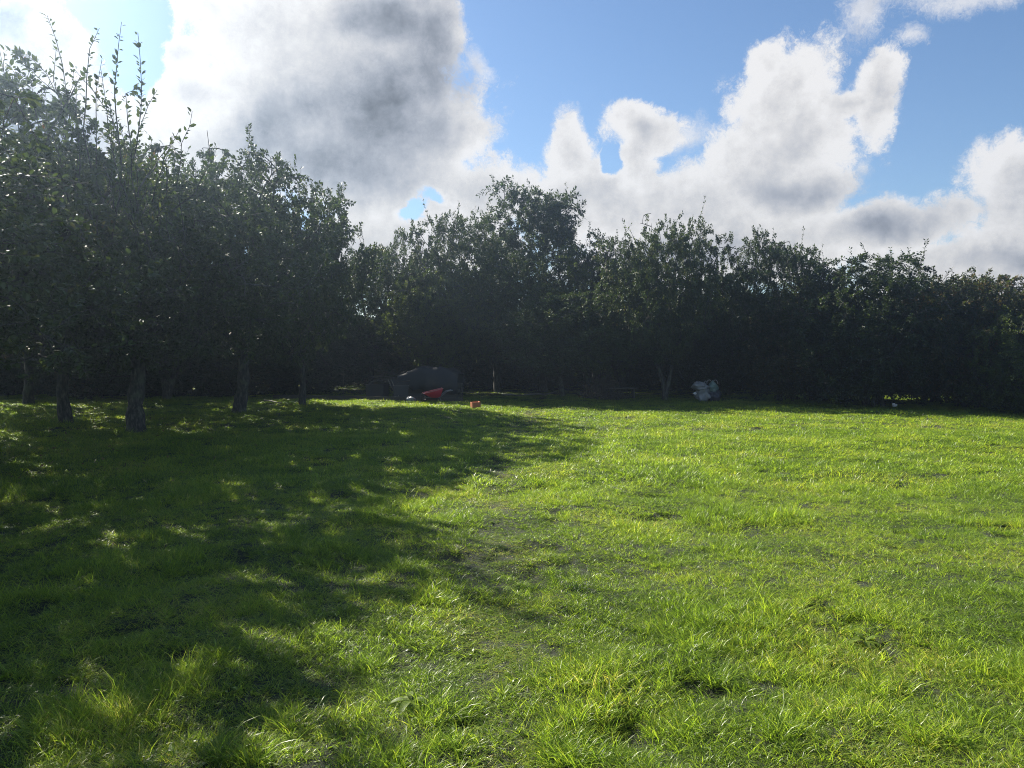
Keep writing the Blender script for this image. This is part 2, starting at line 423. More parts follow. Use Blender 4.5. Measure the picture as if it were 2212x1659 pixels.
for s in range(2): add_tuft(60 + s, 9, 0.05, 0.055, 0.017, 0.9)              # 13-14 low broad leaves
for s in range(2): add_tuft(70 + s, 18, 0.06, 0.050, 0.0032, 1.3, dry=True)     # 15-16 dry trodden straw
def grass():
    r = np.random.RandomState(3)
    P = []; S = []; I = []; T = []
    def zone(d0, d1, dens, far):
        area_w = 0.80
        n = int(dens * area_w * (d1 * d1 - d0 * d0)) + int(dens * 2 * 1.2 * (d1 - d0))
        y = np.sqrt(r.rand(n) * (d1 * d1 - d0 * d0) + d0 * d0)
        x = (r.rand(n) * 2 - 1) * (0.80 * y + 1.2)
        clump = fbm(x, y, 1.3, 3, 5); fine = fbm(x, y, 4.5, 2, 6); big = fbm(x, y, 0.28, 3, 8)
        p = np.exp(-((x - path_x(y)) / 0.24) ** 2)
        p2 = np.exp(-((x - path_x(y) - 0.1) / 0.6) ** 2)
        bare = fbm(x, y, 2.2, 3, 11); hole = fbm(x, y, 2.7, 3, 21)
        keep = (bare > 0.12 + 0.08 * r.rand(n) + 0.03 * p)
        keep &= (hole > 0.31) | (r.rand(n) < 0.75)
        x, y, clump, fine, big, p, p2 = [q[keep] for q in (x, y, clump, fine, big, p, p2)]
        n = len(x)
        flatter = 0.85 - 0.5 * np.clip((y - 7) / 8, 0, 1)
        sc = 0.66 + 0.16 * (1 - flatter) + 0.80 * flatter * np.clip((clump - 0.42) * 2.2, 0, 1) + 0.5 * (fine - 0.5)
        sc *= (1 - 0.34 * p) * (1 - 0.15 * p2) * np.exp(r.randn(n) * 0.30)
        left = np.clip((0.5 - x) / 4, 0, 1)
        sc *= (1 + 0.12 * left)
        under = np.clip((y - 23.5) / 2, 0, 1)          # thin grass under the trees at the back
        sc *= 1 - 0.45 * under
        kind = r.randint(0, 4, n)
        ly = r.rand(n) < np.clip(0.16 + 0.9 * (0.5 - fine) + 0.22 * left + 0.5 * p, 0.03, 0.75)
        kind = np.where(ly, 4 + r.randint(0, 3, n), kind)
        tall = (clump > 0.60) & (r.rand(n) < 0.45 * flatter)
        kind = np.where(tall, 7 + r.randint(0, 3, n), kind)
        kind = np.where(r.rand(n) < 0.07, 13 + r.randint(0, 2, n), kind)
        if far: kind = np.where(r.rand(n) < 0.75, 10 + r.randint(0, 3, n), kind)
        kind = np.where(r.rand(n) < 0.02 + 0.42 * p, 15 + r.randint(0, 2, n), kind)
        z = ground_h(x, y)
        P.append(np.stack([x, y, z], 1)); I.append(kind)
        sxy = (0.72 + 0.40 * r.rand(n)) * (1.1 if far else 1.0)
        S.append(np.stack([sxy, sxy, sc * sxy], 1))
        az_ = r.rand(n) * 2 * np.pi
        T.append(np.stack([(r.rand(n) - 0.5) * 0.35, (r.rand(n) - 0.5) * 0.35, az_], 1))
    zone(1.2, 5.0, 1250, False)
    zone(5.0, 9.0, 800, False)
    zone(9.0, 15.0, 430, True)
    zone(15.0, 27.0, 230, True)
    zone(27.0, 36.0, 60, True)
    # a few big single tussocks in the foreground
    big = [(1500, 1585), (1560, 1480), (1720, 1560), (1900, 1500), (1690, 1600), (2050, 1620), (470, 1420), (760, 1440), (620, 1560), (1580, 1195), (1250, 1640), (520, 1625), (960, 1540)]
    for (px, py) in big:
        d = EYE * FPX / (py * 1024 / 2212 - 350)
        c = at(px, d)
        n = 14
        x = c.x + r.randn(n) * 0.07; y = c.y + r.randn(n) * 0.06
        P.append(np.stack([x, y, ground_h(x, y)], 1)); I.append(7 + r.randint(0, 3, n))
        s = 0.95 + 0.35 * r.rand(n)
        S.append(np.stack([s, s, s * 1.15], 1)); T.append(np.stack([(r.rand(n) - 0.5) * 0.4, (r.rand(n) - 0.5) * 0.4, r.rand(n) * 6.28], 1))
    for (tx, ty) in [(140, 16.4), (292, 15.2), (514, 19.3), (651, 22.0), (360, 24.5), (1437, 24.6), (1685, 24.2), (1215, 25.4)]:
        c = at(tx, ty); n = 46; a = r.rand(n) * 6.28; q = 0.20 + 0.28 * r.rand(n)      # longer grass left round the trunks
        x = c.x + q * np.cos(a); y = c.y + q * np.sin(a)
        P.append(np.stack([x, y, ground_h(x, y)], 1)); I.append(7 + r.randint(0, 3, n)); s = 0.9 + 0.9 * r.rand(n)
        S.append(np.stack([s, s, s * 1.3], 1)); T.append(np.stack([(r.rand(n) - 0.5) * 0.5, (r.rand(n) - 0.5) * 0.5, r.rand(n) * 6.28], 1))
    P = np.concatenate(P).astype(np.float32); S = np.concatenate(S).astype(np.float32)
    T = np.concatenate(T).astype(np.float32); I = np.concatenate(I).astype(np.int32)
    me = bpy.data.meshes.new('grass')
    me.vertices.add(len(P)); me.vertices.foreach_set('co', P.ravel())
    for nm, ty, dat, key in (('g_scale', 'FLOAT_VECTOR', S, 'vector'), ('g_rot', 'FLOAT_VECTOR', T, 'vector'), ('g_idx', 'INT', I, 'value')):
        a = me.attributes.new(nm, ty, 'POINT'); a.data.foreach_set(key, dat.ravel())
    me.materials.append(M['grass'])
    o = bpy.data.objects.new('grass', me); col.objects.link(o)
    ng = bpy.data.node_groups.new('grass_scatter', 'GeometryNodeTree')
    ng.interface.new_socket('Geometry', in_out='INPUT', socket_type='NodeSocketGeometry')
    ng.interface.new_socket('Geometry', in_out='OUTPUT', socket_type='NodeSocketGeometry')
    N = ng.nodes; Lk = ng.links
    gi = N.new('NodeGroupInput'); go = N.new('NodeGroupOutput')
    ci = N.new('GeometryNodeCollectionInfo'); ci.inputs[0].default_value = tufts
    ci.inputs['Separate Children'].default_value = True; ci.inputs['Reset Children'].default_value = True
    iop = N.new('GeometryNodeInstanceOnPoints'); iop.inputs['Pick Instance'].default_value = True
    def na(nm, ty):
        n = N.new('GeometryNodeInputNamedAttribute'); n.data_type = ty; n.inputs[0].default_value = nm
        return n.outputs[0]
    Lk.new(gi.outputs[0], iop.inputs['Points']); Lk.new(ci.outputs[0], iop.inputs['Instance'])
    Lk.new(na('g_idx', 'INT'), iop.inputs['Instance Index']); Lk.new(na('g_scale', 'FLOAT_VECTOR'), iop.inputs['Scale'])
    e2r = N.new('FunctionNodeEulerToRotation'); Lk.new(na('g_rot', 'FLOAT_VECTOR'), e2r.inputs[0])
    Lk.new(e2r.outputs[0], iop.inputs['Rotation'])
    Lk.new(iop.outputs[0], go.inputs[0])
    md = o.modifiers.new('scatter', 'NODES'); md.node_group = ng
    print('tufts', len(P))
    return o
tag(grass(), 'bright green meadow grass in short tussocks across the field', 'grass', kind='stuff')

# ------------------------------------------------------------------ trees
def tubes(polys):
    """polys: list of (pts, radii, sides) -> verts, quad faces"""
    V = []; F = []; n0 = 0
    for pts, rad, k in polys:
        pts = np.asarray(pts, float); rad = np.asarray(rad, float)
        d = np.gradient(pts, axis=0); d /= np.linalg.norm(d, axis=1)[:, None] + 1e-9
        ref = np.array([0.31, 0.95, 0.05]) if abs(d[0, 2]) > 0.7 else np.array([0, 0, 1.0])
        a = np.cross(d, ref); a /= np.linalg.norm(a, axis=1)[:, None] + 1e-9
        b = np.cross(d, a)
        th = np.arange(k) * 2 * np.pi / k
        ring = pts[:, None, :] + rad[:, None, None] * (np.cos(th)[None, :, None] * a[:, None, :] + np.sin(th)[None, :, None] * b[:, None, :])
        m = len(pts)
        V.append(ring.reshape(-1, 3))
        i = n0 + np.arange(m - 1)[:, None] * k + np.arange(k)[None, :]
        j = n0 + np.arange(m - 1)[:, None] * k + (np.arange(k)[None, :] + 1) % k
        F.append(np.stack([i, j, j + k, i + k], -1).reshape(-1, 4))
        n0 += m * k
    return np.concatenate(V), np.concatenate(F)

def leaves(tw, r, per, size, wide=0.5, near=False, spanfrac=0.75, upr=0.5):
    """tw: list of twig polylines -> leaf verts, tri faces, tint"""
    B = []; D = []
    for pts, cnt in tw:
        pts = np.asarray(pts); n = cnt
        t = (1 - r.rand(n) * spanfrac) * (len(pts) - 1) * 0.9999
        i = t.astype(int); f = (t - i)[:, None]
        B.append(pts[i] * (1 - f) + pts[i + 1] * f); D.append(pts[i + 1] - pts[i])
    B = np.concatenate(B); D = np.concatenate(D)
    n = len(B)
    D /= np.linalg.norm(D, axis=1)[:, None] + 1e-9
    rv = r.randn(n, 3); rv -= D * np.sum(rv * D, 1)[:, None]; rv /= np.linalg.norm(rv, axis=1)[:, None] + 1e-9
    ld = D * upr + rv * 0.85 + np.array([0, 0, -0.10]); ld /= np.linalg.norm(ld, axis=1)[:, None]
    up = np.array([0, 0, 1.0]) + r.randn(n, 3) * 0.55
    sd_ = np.cross(ld, up); sd_ /= np.linalg.norm(sd_, axis=1)[:, None] + 1e-9
    nm = np.cross(sd_, ld)
    L = size * (0.6 + 0.7 * r.rand(n))[:, None]
    B = B + rv * 0.012
    tint = np.clip(r.rand(n) ** 1.3 * 0.9 + (r.rand(n) < 0.04) * 0.5, 0, 1)
    wd = L * wide * 0.5
    if near:
        fold = 0.25
        v = [B, B + ld * L * 0.30 + sd_ * wd * 0.9 + nm * wd * fold, B + ld * L * 0.68 + sd_ * wd * 0.8 + nm * wd * fold * 0.6,
             B + ld * L - nm * L * 0.12, B + ld * L * 0.68 - sd_ * wd * 0.8 + nm * wd * fold * 0.6, B + ld * L * 0.30 - sd_ * wd * 0.9 + nm * wd * fold, B + ld * L * 0.5 + nm * 0]
        V = np.stack(v, 1).reshape(-1, 3); b = np.arange(n) * 7
        F = np.concatenate([np.stack([b + i, b + j, b + 6], 1) for i, j in ((0, 1), (1, 2), (2, 3), (3, 4), (4, 5), (5, 0))])
        return V, F, np.repeat(tint, 7)
    v = [B, B + ld * L * 0.5 + sd_ * wd + nm * wd * 0.3, B + ld * L, B + ld * L * 0.5 - sd_ * wd + nm * wd * 0.3]
    V = np.stack(v, 1).reshape(-1, 3); b = np.arange(n) * 4
    F = np.concatenate([np.stack([b, b + 1, b + 2], 1), np.stack([b, b + 2, b + 3], 1)])
    return V, F, np.repeat(tint, 4)

def n3(p, s, seed):
    return (fbm(p[:, 0] + p[:, 2] * 0.7, p[:, 1] - p[:, 2] * 0.6, s, 2, seed) + fbm(p[:, 0] - p[:, 2] * 0.8, p[:, 2] + p[:, 1] * 0.4, s, 2, seed + 3)) / 2

def bez(p0, p1, r, sag=0.12, m=5):
    L = np.linalg.norm(p1 - p0)
    c = (p0 + p1) / 2 + r.randn(3) * L * 0.13 + np.array([0, 0, L * sag])
    t = np.linspace(0, 1, m)[:, None]
    return (1 - t) ** 2 * p0 + 2 * t * (1 - t) * c + t * t * p1 + r.randn(m, 3) * L * 0.012 * (t > 0)

def make_tree(seed, H, RX, RY, trunk_h, tr, zlow, limbs=5, nb=110, nt=620, lpt=34, leafsize=0.075, wide=0.52, near=False,
              shoots=26, shootlen=0.7, forks=1, lumpy=0.46, gap=0.42, extra=None, shoot_leaf=24, spread=1.0, multi=False):
    r = np.random.RandomState(seed)
    polys = []; nodes = []
    zc = (H + zlow) / 2; RZ = (H - zlow) / 2
    def inside(p, k=1.0):
        q = np.array([p[0] / RX, p[1] / RY, (p[2] - zc) / RZ]); return np.dot(q, q) < k
    # trunk(s)
    stems = []
    if multi:
        for i in range(limbs):
            a = i * 2.4 + r.rand(); base = np.array([math.cos(a) * 0.25, math.sin(a) * 0.25, -0.05])
            top = np.array([math.cos(a) * RX * 0.45 * r.rand(), math.sin(a) * RY * 0.45 * r.rand(), trunk_h * (0.8 + 0.4 * r.rand())])
            pts = bez(base, top, r, 0.05, 6); polys.append((pts, np.linspace(tr, tr * 0.6, 6), 6)); stems.append((pts[-1], tr * 0.55)); nodes.extend(pts[2:])
    else:
        lean = r.randn(2) * 0.10
        for k in range(forks):
            m = 9
            t = np.linspace(0, 1, m)
            off = (k - (forks - 1) / 2) * 0.5 * trunk_h
            pts = np.stack([lean[0] * t + 0.075 * np.sin(t * 4.5 + r.rand() * 6) * t + off * t ** 1.2, lean[1] * t + 0.075 * np.sin(t * 4 + r.rand() * 6) * t, t * trunk_h - 0.06], 1)
            rad = tr * (1.0 - 0.25 * t + 0.38 * np.exp(-t * 7)) * (1.0 if forks == 1 else 0.8) * (1 + 0.08 * r.randn(m))
            polys.append((pts, rad, 12)); stems.append((pts[-1], tr * 0.72)); nodes.extend(pts[6:])
    for sp, sr in stems:
        nl = limbs if not multi else 3
        for i in range(nl):
            a = 2 * np.pi * (i + 0.35 * r.randn()) / nl
            ph = R(r.uniform(28, 60)) * spread
            if i == 0: ph *= 0.3
            d = np.array([math.cos(a) * math.sin(ph), math.sin(a) * math.sin(ph), math.cos(ph)])
            p = sp - np.array([0, 0, r.rand() * 0.12 * trunk_h]); pts = [p]; step = 0.28
            for s in range(22):
                d = d + r.randn(3) * 0.13 + np.array([0, 0, 0.03 if s < 6 else -0.02]); d /= np.linalg.norm(d)
                p = p + d * step
                if not inside(p, 0.86): break
                pts.append(p)
            if len(pts) < 3: continue
            rr = sr * (0.62 + 0.2 * r.rand()) * np.linspace(1, 0.16, len(pts))
            polys.append((np.array(pts), rr, 8)); nodes.extend(pts[1:])
    nodes = np.array(nodes)
    # crown outline is uneven: lumps and bites by noise
    def targets(n, inner, seed2):
        out = []
        while len(out) < n:
            q = r.randn(600, 3); q /= np.linalg.norm(q, axis=1)[:, None]
            lum = 1 + lumpy * (n3(q * 2.0 + 20, 1.1, seed2) - 0.5) * 2.6
            rad = (inner + (1 - inner) * r.rand(600) ** 0.6) ** 1.0
            p = q * (rad * lum)[:, None] * np.array([RX, RY, RZ]) + np.array([0, 0, zc])
            g = n3(p, 1.15, seed2 + 9)
            ok = (g > gap - 0.10 * r.rand(600)) & (p[:, 2] > zlow * 0.75 + 0.15)
            out.extend(p[ok])
        return np.array(out[:n])
    tA = targets(nb, 0.25, seed)
    newn = []
    order = np.argsort(np.linalg.norm((tA - np.array([0, 0, trunk_h])), axis=1))
    for i in order:
        q = tA[i]
        allr = nodes if not newn else np.concatenate([nodes, np.array(newn)])
        dd = np.linalg.norm(allr - q, axis=1) + 0.9 * np.maximum(0, allr[:, 2] - q[2])
        p0 = allr[np.argmin(dd)]; L = np.linalg.norm(q - p0)
        pts = bez(p0, q, r, 0.10, 6)
        r0 = min(0.028, 0.010 + 0.010 * L)
        polys.append((pts, np.linspace(r0, 0.006, 6), 5)); newn.extend(pts[2:])
    nodes2 = np.concatenate([nodes, np.array(newn)])
    tB = targets(nt, 0.30, seed)
    tw = []
    for q in tB:
        dd = np.linalg.norm(nodes2 - q, axis=1)
        p0 = nodes2[np.argmin(dd)]; L = np.linalg.norm(q - p0)
        if L > 1.1: p0 = q + (p0 - q) * 1.1 / L
        if L < 0.25: q = q + (q - p0) / (L + 1e-6) * 0.25
        pts = bez(p0, q, r, 0.06, 4)
        polys.append((pts, np.linspace(0.006, 0.0025, 4), 3))
        tw.append((pts, int(lpt * (0.6 + 0.8 * r.rand()))))
    LV, LF, LT = leaves(tw, r, lpt, leafsize, wide, near)
    # upright shoots over the top of the crown
    tops = tB[tB[:, 2] > zc + RZ * 0.35]
    sh = []
    for i in range(shoots):
        if not len(tops): break
        p0 = tops[r.randint(len(tops))]
        L = shootlen * (0.3 + 1.2 * r.rand() ** 2)
        p1 = p0 + np.array([r.randn() * 0.38 * L, r.randn() * 0.38 * L, L])
        pts = bez(p0, p1, r, 0.0, 6)
        polys.append((pts, np.linspace(0.007, 0.002, 6), 4)); sh.append((pts, int(shoot_leaf * L / 0.7) + 4))
    for (p0, p1, c, rad0) in (extra or []):
        p1 = np.array(p1) + r.randn(3) * 0.12
        pts = bez(np.array(p0), np.array(p1), r, 0.03, 7)
        polys.append((pts, np.linspace(rad0, 0.003, 7), 5)); sh.append((pts, c))
    if sh:
        a, b, c = leaves(sh, r, 0, leafsize * 0.9, wide, near, spanfrac=0.92, upr=0.9)
        LF = np.concatenate([LF, b + len(LV)]); LV = np.concatenate([LV, a]); LT = np.concatenate([LT, c])
    WV, WF = tubes(polys)
    return (WV, WF), (LV, LF, LT)

class Proto:
    def __init__(s, crownmat, **kw):
        s.h = kw['H']; s.rx = kw['RX']
        (WV, WF), (LV, LF, LT) = make_tree(**kw)
        s.trunk = mesh_obj('trunk', WV, WF, M['bark'], parent='nolink', smooth=True)
        s.crown = mesh_obj('crown', LV, LF, M[crownmat], parent='nolink', attr=LT)
        s.used = False
        s.h = float(np.percentile(LV[:, 2], 99.6)) / 1.05
    def place(s, name, label, cat, loc, rz=0, sx=1.0, sz=1.0, group=None, crownmat=None):
        e = thing(name, label, cat, loc, rz, group)
        e.scale = (sx, sx, sz)
        for src in (s.trunk, s.crown):
            o = src if not s.used else src.copy()
            col.objects.link(o); o.parent = e
            if src is s.crown and crownmat:
                o.material_slots[0].link = 'OBJECT'; o.material_slots[0].material = M[crownmat]
        s.used = True
        return e

ORCH = 'old apple trees of the left row'
BACK = 'trees along the far side of the field'
# --- near tree at the left edge, its own mesh with long leafy shoots against the sky
def px2(px, py, d):   # photo pixel at a depth -> world
    x = (px * 1024 / 2212 - 512) / FPX
    zz = (384 - py * 1024 / 2212) / FPX
    c, s = math.cos(R(PITCH)), math.sin(R(PITCH))
    y = c + zz * s; z = zz * c - s
    return np.array([x / y * d, d, EYE + z / y * d])
A0 = np.array([-8.0, 11.2, 0])
ex = []
for (x0, y0, x1, y1, c, rd) in [(225, 330, 228, 28, 30, .012), (165, 330, 130, 45, 22, .010), (262, 250, 272, 50, 26, .010), (280, 260, 312, 40, 30, .010), (300, 300, 365, 290, 6, .012),
                                 (205, 380, 100, 100, 26, .012), (70, 420, 5, 95, 30, .012), (240, 420, 335, 215, 26, .010), (330, 330, 400, 275, 16, .010), (370, 350, 470, 300, 4, .014),
                                 (400, 420, 432, 272, 16, .008), (250, 350, 150, 160, 24, .012), (210, 400, 210, 120, 40, .012), (300, 400, 262, 130, 40, .012), (120, 450, 60, 180, 36, .012),
                                 (180, 420, 170, 190, 40, .012), (330, 450, 300, 200, 36, .012), (150, 330, 120, 190, 30, .01), (90, 350, 80, 130, 24, .01), (0, 480, 185, 200, 6, .035), (-60, 560, 60, 300, 6, .045)]:
    y0 += 110; c = int(c * 2.1)
    d0 = 10.8 + 0.6 * math.sin(x0); d1 = 10.6 + 0.6 * math.cos(x1)
    ex.append((px2(x0, y0, d0) - A0, px2(x1, y1, d1) - A0, c, rd))
for i in range(40):
    rr_ = np.random.RandomState(900 + i)
    x0 = rr_.uniform(0, 380); ylim = 230 + max(0, x0 - 200) * 0.55
    ex.append((px2(x0, ylim + 200, 10.5) - A0, px2(x0 + rr_.uniform(-40, 50), ylim + rr_.uniform(-10, 120), 10.3 + rr_.rand()) - A0, 34, .008))
edge = Proto('apple', seed=101, H=5.9, RX=3.0, RY=2.7, trunk_h=1.5, tr=0.19, zlow=1.35, limbs=6, nb=190, nt=1500, lpt=38, leafsize=0.085, near=True,
             shoots=10, shootlen=0.5, extra=ex, lumpy=0.3)
edge.place('apple_tree', 'nearest apple tree, leaning in from the left edge with tall leafy shoots against the sky', 'tree', (A0[0], A0[1], gh(A0[0], A0[1]) ), 0)

P1 = Proto('apple', seed=1, H=5.4, RX=2.9, RY=2.8, trunk_h=1.55, tr=0.15, zlow=1.05, limbs=6, nb=170, nt=1600, lpt=46, leafsize=0.08)
THIN = Proto('apple', seed=12, H=5.5, RX=2.8, RY=2.8, trunk_h=1.5, tr=0.15, zlow=1.4, limbs=6, nb=120, nt=720, lpt=36, leafsize=0.075, near=True, shoots=6, shootlen=0.35, lumpy=0.45, gap=0.47)
P2 = Proto('apple', seed=2, H=5.2, RX=2.7, RY=2.9, trunk_h=1.35, tr=0.12, zlow=1.0, limbs=5, nb=170, nt=1600, lpt=46, leafsize=0.08, shoots=22, shootlen=0.6)
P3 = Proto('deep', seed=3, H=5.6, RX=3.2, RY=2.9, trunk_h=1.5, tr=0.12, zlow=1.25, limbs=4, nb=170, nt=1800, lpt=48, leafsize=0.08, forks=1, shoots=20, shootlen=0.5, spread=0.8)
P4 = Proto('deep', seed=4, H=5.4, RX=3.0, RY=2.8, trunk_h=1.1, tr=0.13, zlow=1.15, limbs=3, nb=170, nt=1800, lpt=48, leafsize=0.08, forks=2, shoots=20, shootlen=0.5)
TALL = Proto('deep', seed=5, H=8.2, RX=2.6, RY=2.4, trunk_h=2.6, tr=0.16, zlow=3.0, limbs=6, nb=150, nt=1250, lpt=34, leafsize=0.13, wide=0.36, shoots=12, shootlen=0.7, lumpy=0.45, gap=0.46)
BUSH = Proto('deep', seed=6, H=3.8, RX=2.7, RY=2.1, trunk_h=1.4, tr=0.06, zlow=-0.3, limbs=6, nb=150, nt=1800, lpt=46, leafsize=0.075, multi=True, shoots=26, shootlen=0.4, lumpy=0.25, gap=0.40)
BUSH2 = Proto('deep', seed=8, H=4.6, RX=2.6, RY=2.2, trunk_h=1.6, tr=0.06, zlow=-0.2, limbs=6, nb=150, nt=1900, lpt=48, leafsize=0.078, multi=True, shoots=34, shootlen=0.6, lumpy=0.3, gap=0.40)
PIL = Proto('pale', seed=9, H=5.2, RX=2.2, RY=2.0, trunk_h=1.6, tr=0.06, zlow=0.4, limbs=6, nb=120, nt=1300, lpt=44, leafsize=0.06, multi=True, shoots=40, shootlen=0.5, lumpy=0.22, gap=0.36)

def T(proto, name, label, px, depth, ytop, rz, cat='tree', group=None, sx=1.0, mat=None, X=None):
    x = (px * 1024 / 2212 - 512) / FPX * depth if X is None else X
    if ytop is None: sz = 1.0
    else:
        want = EYE + (350 - ytop * 1024 / 2212) / FPX * depth
        sz = want / (proto.h * 1.05)
    return proto.place(name, label, cat, (x, depth, gh(x, depth)), R(rz), sx, sz, group, mat)

# left row
T(P2, 'apple_tree', 'thin apple trunk standing leftmost in view, in front of sunlit low grass', 140, 16.4, 330, 20, sx=1.12)
T(P1, 'apple_tree', 'apple tree with the thickest trunk, second trunk from the left', 292, 15.2, 335, 140, sx=1.12)
T(P1, 'apple_tree', 'apple tree with a straight bare trunk, third trunk from the left', 514, 19.3, 352, 30, sx=1.05)
T(P2, 'apple_tree', 'apple tree beside the long board, fourth trunk from the left', 651, 22.0, 428, 200, sx=0.82)
T(P3, 'apple_tree', 'dark apple tree behind the leaning poles of the junk pile', 800, 29.0, 545, 70, sx=0.95, mat='apple')
T(P4, 'apple_tree', 'apple tree behind the left row, seen between the thick and the straight trunk', 360, 24.5, 440, 15, mat='apple')
T(P2, 'apple_tree', 'apple tree deep in shade behind the leftmost trunk', 60, 22.5, 420, 100, sx=1.2)
# trees of the same row beside and behind the camera: their shade lies across the left half of the grass
for (x, y, rz, s) in [(-6.5, 7.4, 40, 1.0), (-6.1, 5.0, 200, 0.95), (-9.5, 2.5, 120, 1.05), (-8.3, 8.3, 250, 1.0), (-13.5, 12.0, 300, 1.1), (-13.5, 18.0, 10, 1.1), (-13.8, 6.5, 80, 1.1)]:
    pr = THIN
    pr.place('apple_tree', 'apple tree of the left row standing outside the left edge of the view', 'tree', (x, y, gh(x, y)), R(rz), s, s * {7.4: 0.74, 5.0: 0.84, 8.3: 1.22}.get(y, 1.0), 'apple trees beyond the left edge')
# middle
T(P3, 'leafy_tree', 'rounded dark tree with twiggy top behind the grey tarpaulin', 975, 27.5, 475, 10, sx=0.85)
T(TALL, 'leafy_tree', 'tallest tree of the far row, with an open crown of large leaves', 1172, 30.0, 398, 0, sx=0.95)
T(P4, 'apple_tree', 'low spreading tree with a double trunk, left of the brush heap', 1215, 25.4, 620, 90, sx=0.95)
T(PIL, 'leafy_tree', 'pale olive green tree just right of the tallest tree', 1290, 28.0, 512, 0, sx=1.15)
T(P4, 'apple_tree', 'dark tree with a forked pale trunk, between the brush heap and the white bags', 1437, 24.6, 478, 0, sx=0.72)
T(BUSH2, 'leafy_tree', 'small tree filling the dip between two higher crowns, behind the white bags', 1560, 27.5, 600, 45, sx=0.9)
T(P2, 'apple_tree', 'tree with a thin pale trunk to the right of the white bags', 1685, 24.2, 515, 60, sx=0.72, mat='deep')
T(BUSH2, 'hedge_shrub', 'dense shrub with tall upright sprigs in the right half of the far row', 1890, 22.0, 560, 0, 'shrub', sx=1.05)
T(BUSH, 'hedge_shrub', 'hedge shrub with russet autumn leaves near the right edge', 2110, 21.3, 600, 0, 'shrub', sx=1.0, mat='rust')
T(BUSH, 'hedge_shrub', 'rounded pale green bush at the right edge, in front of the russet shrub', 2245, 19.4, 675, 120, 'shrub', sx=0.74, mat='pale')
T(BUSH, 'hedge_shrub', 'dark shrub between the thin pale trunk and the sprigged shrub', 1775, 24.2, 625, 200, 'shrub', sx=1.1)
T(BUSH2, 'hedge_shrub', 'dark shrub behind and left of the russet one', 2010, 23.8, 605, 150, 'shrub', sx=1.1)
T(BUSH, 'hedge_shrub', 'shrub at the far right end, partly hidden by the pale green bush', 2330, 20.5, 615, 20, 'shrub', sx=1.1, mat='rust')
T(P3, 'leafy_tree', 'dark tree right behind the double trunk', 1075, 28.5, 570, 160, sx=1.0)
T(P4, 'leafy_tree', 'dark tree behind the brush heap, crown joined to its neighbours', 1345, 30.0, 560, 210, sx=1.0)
T(P4, 'apple_tree', 'low tree right above the grey tarpaulin, its lit foliage given by pale leaf colour', 950, 26.8, 600, 250, sx=0.75, mat='pale')  # pale leaf colour stands for a patch of light on the foliage
# hedgerow that closes the view behind the trunks
rh = random.Random(5)
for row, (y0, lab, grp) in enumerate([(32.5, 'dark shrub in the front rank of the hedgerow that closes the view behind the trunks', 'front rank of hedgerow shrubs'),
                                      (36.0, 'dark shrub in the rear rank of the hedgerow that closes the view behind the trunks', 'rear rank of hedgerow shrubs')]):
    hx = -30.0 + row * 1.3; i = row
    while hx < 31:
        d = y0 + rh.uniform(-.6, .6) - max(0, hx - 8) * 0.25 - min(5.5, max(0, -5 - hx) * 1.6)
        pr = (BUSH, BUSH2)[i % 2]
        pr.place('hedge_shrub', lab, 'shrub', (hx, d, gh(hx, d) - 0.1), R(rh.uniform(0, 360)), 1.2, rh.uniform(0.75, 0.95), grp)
        hx += 2.5; i += 1

# ------------------------------------------------------------------ small things
def bm_obj(name, bm, mat, parent=None, smooth=False, bevel=0.0):
    if bevel: bmesh.ops.bevel(bm, geom=list(bm.edges), offset=bevel, segments=2, affect='EDGES', profile=0.6)
    bmesh.ops.recalc_face_normals(bm, faces=list(bm.faces))
    me = bpy.data.meshes.new(name); bm.to_mesh(me); bm.free()
    if smooth:
        for p in me.polygons: p.use_smooth = True
    me.materials.append(mat)
    o = bpy.data.objects.new(name, me); col.objects.link(o)
    if parent: o.parent = parent
    return o
def box(bm, c, s, rot=None):
    m = Matrix.Translation(c) @ (rot.to_4x4() if rot else Matrix.Identity(4)) @ Matrix.Diagonal((*s, 1))
    bmesh.ops.create_cube(bm, size=1.0, matrix=m)
def E(x=0, y=0, z=0):
    from mathutils import Euler
    return Euler((R(x), R(y), R(z))).to_matrix()
def tube_obj(name, polys, mat, parent=None):
    V, F = tubes(polys)
    o = mesh_obj(name, V, F, mat, parent, smooth=True)
    return o

# red wheelbarrow, nose down on the left
p = at(938, 23.4); 
wb = None; wb = thing('wheelbarrow', 'red wheelbarrow with its tray tipped forward beside the grey tarpaulin', 'wheelbarrow', (p.x, p.y, gh(p.x, p.y) + 0.01), R(12)); wb.scale = (0.68, 0.72, 0.92)
bm = bmesh.new()
# tray: open shell, sloping front (left, -x)
outer = [(-0.16, -0.20, 0.16), (0.24, -0.20, 0.16), (0.24, 0.20, 0.16), (-0.16, 0.20, 0.16)]
rim = [(-0.50, -0.29, 0.30), (0.36, -0.27, 0.46), (0.36, 0.27, 0.46), (-0.50, 0.29, 0.30)]
vo = [bm.verts.new(v) for v in outer]; vr = [bm.verts.new(v) for v in rim]
bm.faces.new(vo)
for k in range(4): bm.faces.new((vo[k], vo[(k + 1) % 4], vr[(k + 1) % 4], vr[k]))
bmesh.ops.bevel(bm, geom=[e for e in bm.edges if not e.is_boundary], offset=0.04, segments=3, affect='EDGES')
tray = bm_obj('tray', bm, M['red'], wb, smooth=True)
sol = tray.modifiers.new('t', 'SOLIDIFY'); sol.thickness = 0.006
pts = np.array([rim[0], rim[1], rim[2], rim[3], rim[0]], float)
tube_obj('rim', [(pts[k:k + 2], [0.014, 0.014], 8) for k in range(4)], M['redrim'], wb)
